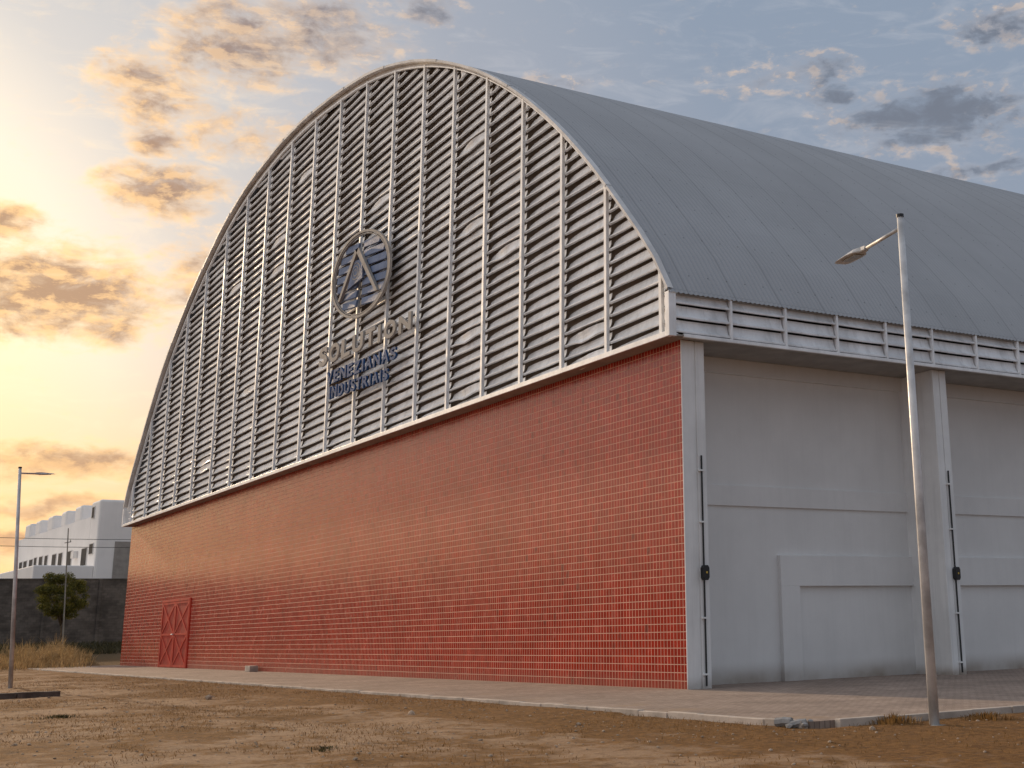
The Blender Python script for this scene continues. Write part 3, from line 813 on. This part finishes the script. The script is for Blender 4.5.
ac = ub(MB(), 10.2, 11.6, -.5, -.01, 11.2, 12.0).build('air_conditioner', M['rim'], WB)
ub(MB(), 1.42, 1.495, 1.95, 7, 6, 12.6).build('doorway_shade_panel', M['soffit'], WB)  # flat panel on the wall face, painted dark as a recess in shade
LB = tag(MB().box(-196, -186, 0, 4.6, 0, 13.2).box(-192, -185.5, -8, 2.4, 0, 12.6).build('low_building', M['bwhite'], bevel=.1), 'low pale building at the far left edge behind the street lamp', 'building')

# ------------------------------------------------------------------ camera
fw = Vector((-0.79521721, 0.54765355, 0.26020218)); rt = Vector((0.56180049, 0.8269381, -0.02352851)); up = Vector((0.22805656, -0.12747143, 0.96526744))
cd = bpy.data.cameras.new('camera'); cam = bpy.data.objects.new('camera', cd); col.objects.link(cam)
mt = Matrix.Identity(4)
for i in range(3): mt[i][0] = rt[i]; mt[i][1] = up[i]; mt[i][2] = -fw[i]
mt.translation = Vector((29.09787374, -19.36784483, 1.5)); cam.matrix_world = mt
cd.sensor_width = 36; cd.lens = 46.315055; cd.shift_x = -.183459; cd.shift_y = -.108551; cd.clip_end = 20000; cd.clip_start = .1
scn.camera = cam

# ------------------------------------------------------------------ sun and sky
SAZ, SEL = 3.0, 15.0          # degrees: from -x towards -y, and above the horizon
sdir = Vector((-math.cos(R(SAZ)) * math.cos(R(SEL)), -math.sin(R(SAZ)) * math.cos(R(SEL)), math.sin(R(SEL))))
sd = bpy.data.lights.new('sun', 'SUN'); sun = bpy.data.objects.new('sun', sd); col.objects.link(sun)
sd.energy = 2.6; sd.angle = R(1.2); sd.color = (1.0, .74, .48)
sun.rotation_euler = sdir.to_track_quat('Z', 'Y').to_euler()

world = bpy.data.worlds.new('World'); scn.world = world; world.use_nodes = True
t = NT(world.node_tree); bg = t.n['Background']
D = t.vm('NORMALIZE', t.new('ShaderNodeTexCoord').outputs['Generated'])
x, y, z = t.sep(D)
AZ = t.m('MULTIPLY', t.m('ARCTAN2', y, t.m('MULTIPLY', x, -1.0)), 57.2958)     # degrees from -x towards +y
EL = t.m('MULTIPLY', t.m('ARCSINE', z), 57.2958)
sky = t.new('ShaderNodeTexSky', sky_type='NISHITA'); sky.sun_disc = False
sky.sun_elevation = R(SEL); sky.sun_rotation = math.atan2(sdir.x, sdir.y)
# angle to the glow of the low sun
gd = Vector((-math.cos(R(3)) * math.cos(R(9)), -math.sin(R(3)) * math.cos(R(9)), math.sin(R(9))))
ang = t.m('MULTIPLY', t.m('ARCCOSINE', t.vm('DOT_PRODUCT', D, tuple(gd))), 57.2958)
base = t.ramp(t.m('DIVIDE', ang, 180), [(0, (2.8, 1.75, .75)), (.028, (1.8, 1.25, .62)), (.05, (1.15, .95, .66)), (.07, (.98, .86, .70)), (.093, (.66, .63, .60)), (.13, (.47, .485, .52)), (.165, (.34, .375, .44)), (.22, (.245, .305, .395)), (.30, (.24, .30, .39)), (.42, (.29, .34, .42)), (1, (.31, .355, .42))])
# bright lobe added to the unseen sky left of the sun, to light the gable
gl = Vector((-math.cos(R(38)) * math.cos(R(22)), -math.sin(R(38)) * math.cos(R(22)), math.sin(R(22))))
a2 = t.m('MULTIPLY', t.m('ARCCOSINE', t.vm('DOT_PRODUCT', D, tuple(gl))), 57.2958)
base = t.mix(t.mr(a2, 42, 12, 0, .85), base, (1.3, 1.14, .96))
a3 = t.m('MULTIPLY', t.m('ARCCOSINE', t.vm('DOT_PRODUCT', D, (-.35, -.85, .38))), 57.2958)
base = t.mix(t.mr(a3, 60, 15, 0, .85), base, (1.08, 1.05, 1.03))  # second added sky lobe, lifts the light on the louvre faces
hz = t.m('EXPONENT', t.m('MULTIPLY', t.m('ABSOLUTE', EL), -1 / 6.0))
hz = t.m('MULTIPLY', hz, t.mr(ang, 20, 75, 1, .12))
base = t.mix(hz, base, (1.05, .50, .14))
base = t.mix(t.m('MULTIPLY', t.mr(EL, 12.0, 4.0), t.mr(ang, 10, 50, .55, 0)), base, (1.0, .66, .28))
# clouds: hand-placed banks roughened by noise
wc = t.comb(AZ, t.m('MULTIPLY', EL, 1.9), 0.0)
wpx = t.noise(wc, .38, 3, .55, out='Color')
wx, wy, _ = t.sep(wpx)
az = t.m('ADD', AZ, t.m('MULTIPLY', t.m('SUBTRACT', wx, .5), 3.2)); el = t.m('ADD', EL, t.m('MULTIPLY', t.m('SUBTRACT', wy, .5), 1.7))
BL = [(7.6, 13.3, 4.6, 2.0, 1.5), (11.3, 17.7, 2.4, 1.2, 1.2), (10.6, 21.8, 2.4, 1.5, .9), (13.8, 24.0, 3.0, 1.8, 1.0), (17.6, 24.6, 3.2, 1.5, .8), (11.0, 19.9, 1.6, .7, 1.0), (13.2, 13.6, 1.8, .8, .9), (8.5, 6.9, 4.2, .75, .9), (8.0, 5.1, 4.6, .5, .9), (5.6, 15.9, 1.6, .7, 1.1),
      (45.4, 21.2, 4.0, 1.35, 1.0), (48.8, 24.7, 2.0, .9, 1.1), (40.9, 22.4, 1.3, .6, .8), (40.2, 23.5, 1.5, .7, .5), (37.6, 23.4, 1.2, .5, .2), (28.4, 23.2, 1.3, .45, .4), (47.4, 18.8, 2.2, .4, .7), (22.0, 26.2, 1.4, .5, .8), (7.0, 3.6, 3.2, .8, 1.0),
      (14.0, 15.0, 2.2, 1.1, .6), (13.9, 20.3, 2.4, .8, .5), (52, 22.0, 2.0, .8, .9), (30, 36, 10, 3, .8), (55, 33, 12, 4, .8), (-15, 14, 12, 2.2, .8), (-35, 26, 16, 4, .8), (80, 25, 16, 3, .8), (8, 35, 10, 3, .7), (-60, 16, 16, 3, .8), (-100, 30, 25, 5, .7), (150, 25, 30, 5, .7)]
acc = None
for (a, e, ra, re, s) in BL:
    du = t.m('MULTIPLY', t.m('SUBTRACT', az, a), 1 / ra); dv = t.m('MULTIPLY', t.m('SUBTRACT', el, e), 1 / re)
    g = t.m('MULTIPLY', t.m('SUBTRACT', 1.0, t.m('ADD', t.m('MULTIPLY', du, du), t.m('MULTIPLY', dv, dv))), s)
    acc = g if acc is None else t.m('MAXIMUM', acc, g)
acc = t.m('MAXIMUM', acc, -1.15)
def nz(o):
    return t.noise(t.vm('ADD', wc, o), .75, 9, .62, .25)
n1, n2 = nz((0, 0, 0)), nz((-.45, -.55, 0))
d0 = t.m('ADD', acc, t.m('MULTIPLY', t.m('SUBTRACT', n1, .5), 4.2))
mask = t.m('POWER', t.mr(d0, -1.0, 1.3), 1.2)
nlow = t.noise(wc, .42, 4, .5, .3)
dT = t.m('ADD', t.m('MULTIPLY', acc, .8), t.m('ADD', t.m('MULTIPLY', t.m('SUBTRACT', nlow, .5), 1.4), t.m('MULTIPLY', t.m('SUBTRACT', n1, .5), 2.4)))
thick = t.mr(dT, -.55, 1.15)
db = t.m('ADD', t.m('POWER', t.m('DIVIDE', t.m('SUBTRACT', AZ, 45.6), 4.6), 2.0), t.m('POWER', t.m('DIVIDE', t.m('SUBTRACT', EL, 20.9), 1.9), 2.0))
dbias = t.mr(db, 5.0, .3, 0, .8)
lit = t.mr(t.m('SUBTRACT', n1, n2), -.12, .16)
near = t.mr(ang, 12, 34, 1, 0)
bright = t.mix(near, t.mix(t.mr(t.m('ADD', lit, t.m('MULTIPLY', thick, -.5)), .35, .9), (.46, .45, .48), (.92, .66, .44)), (1.42, .86, .34))
dark = t.mix(near, (.15, .165, .205), (.42, .235, .13))
cc = t.mix(t.m('MULTIPLY', thick, t.m('ADD', t.m('SUBTRACT', 1.2, t.m('MULTIPLY', lit, .7)), dbias), clamp=True), bright, dark)
# low clouds near the horizon go orange-mauve
cc = t.mix(t.mr(EL, 9.0, 4.0, 0, .75), cc, t.mix(thick, (1.15, .64, .22), (.50, .27, .17)))
amount = t.m('MULTIPLY', mask, t.mr(ang, 8, 40, .92, .85))
out = t.mix(amount, base, cc)
# thin high veil
veil = t.m('MULTIPLY', t.mr(t.noise(t.vm('MULTIPLY', wc, (.5, 1.0, 1.0)), .5, 7, .62, .8), .48, .72), t.mr(ang, 20, 70, .28, .2))
out = t.mix(veil, out, t.mix(near, (.55, .55, .58), (1.15, .90, .60)))
out = t.mix(t.mr(EL, -.5, -4.0), out, (.16, .12, .09))
ns = t.new('ShaderNodeVectorMath', operation='SCALE'); t.put(ns.inputs[0], sky.outputs[0]); ns.inputs[3].default_value = .003
t.put(bg.inputs['Color'], t.vm('ADD', out, ns.outputs[0])); bg.inputs['Strength'].default_value = 1.0

scn.view_settings.view_transform = 'Standard'; scn.view_settings.look = 'None'; scn.view_settings.exposure = .12; scn.view_settings.gamma = 1
scn.render.engine = 'CYCLES'; scn.cycles.max_bounces = 6; scn.cycles.use_denoising = True
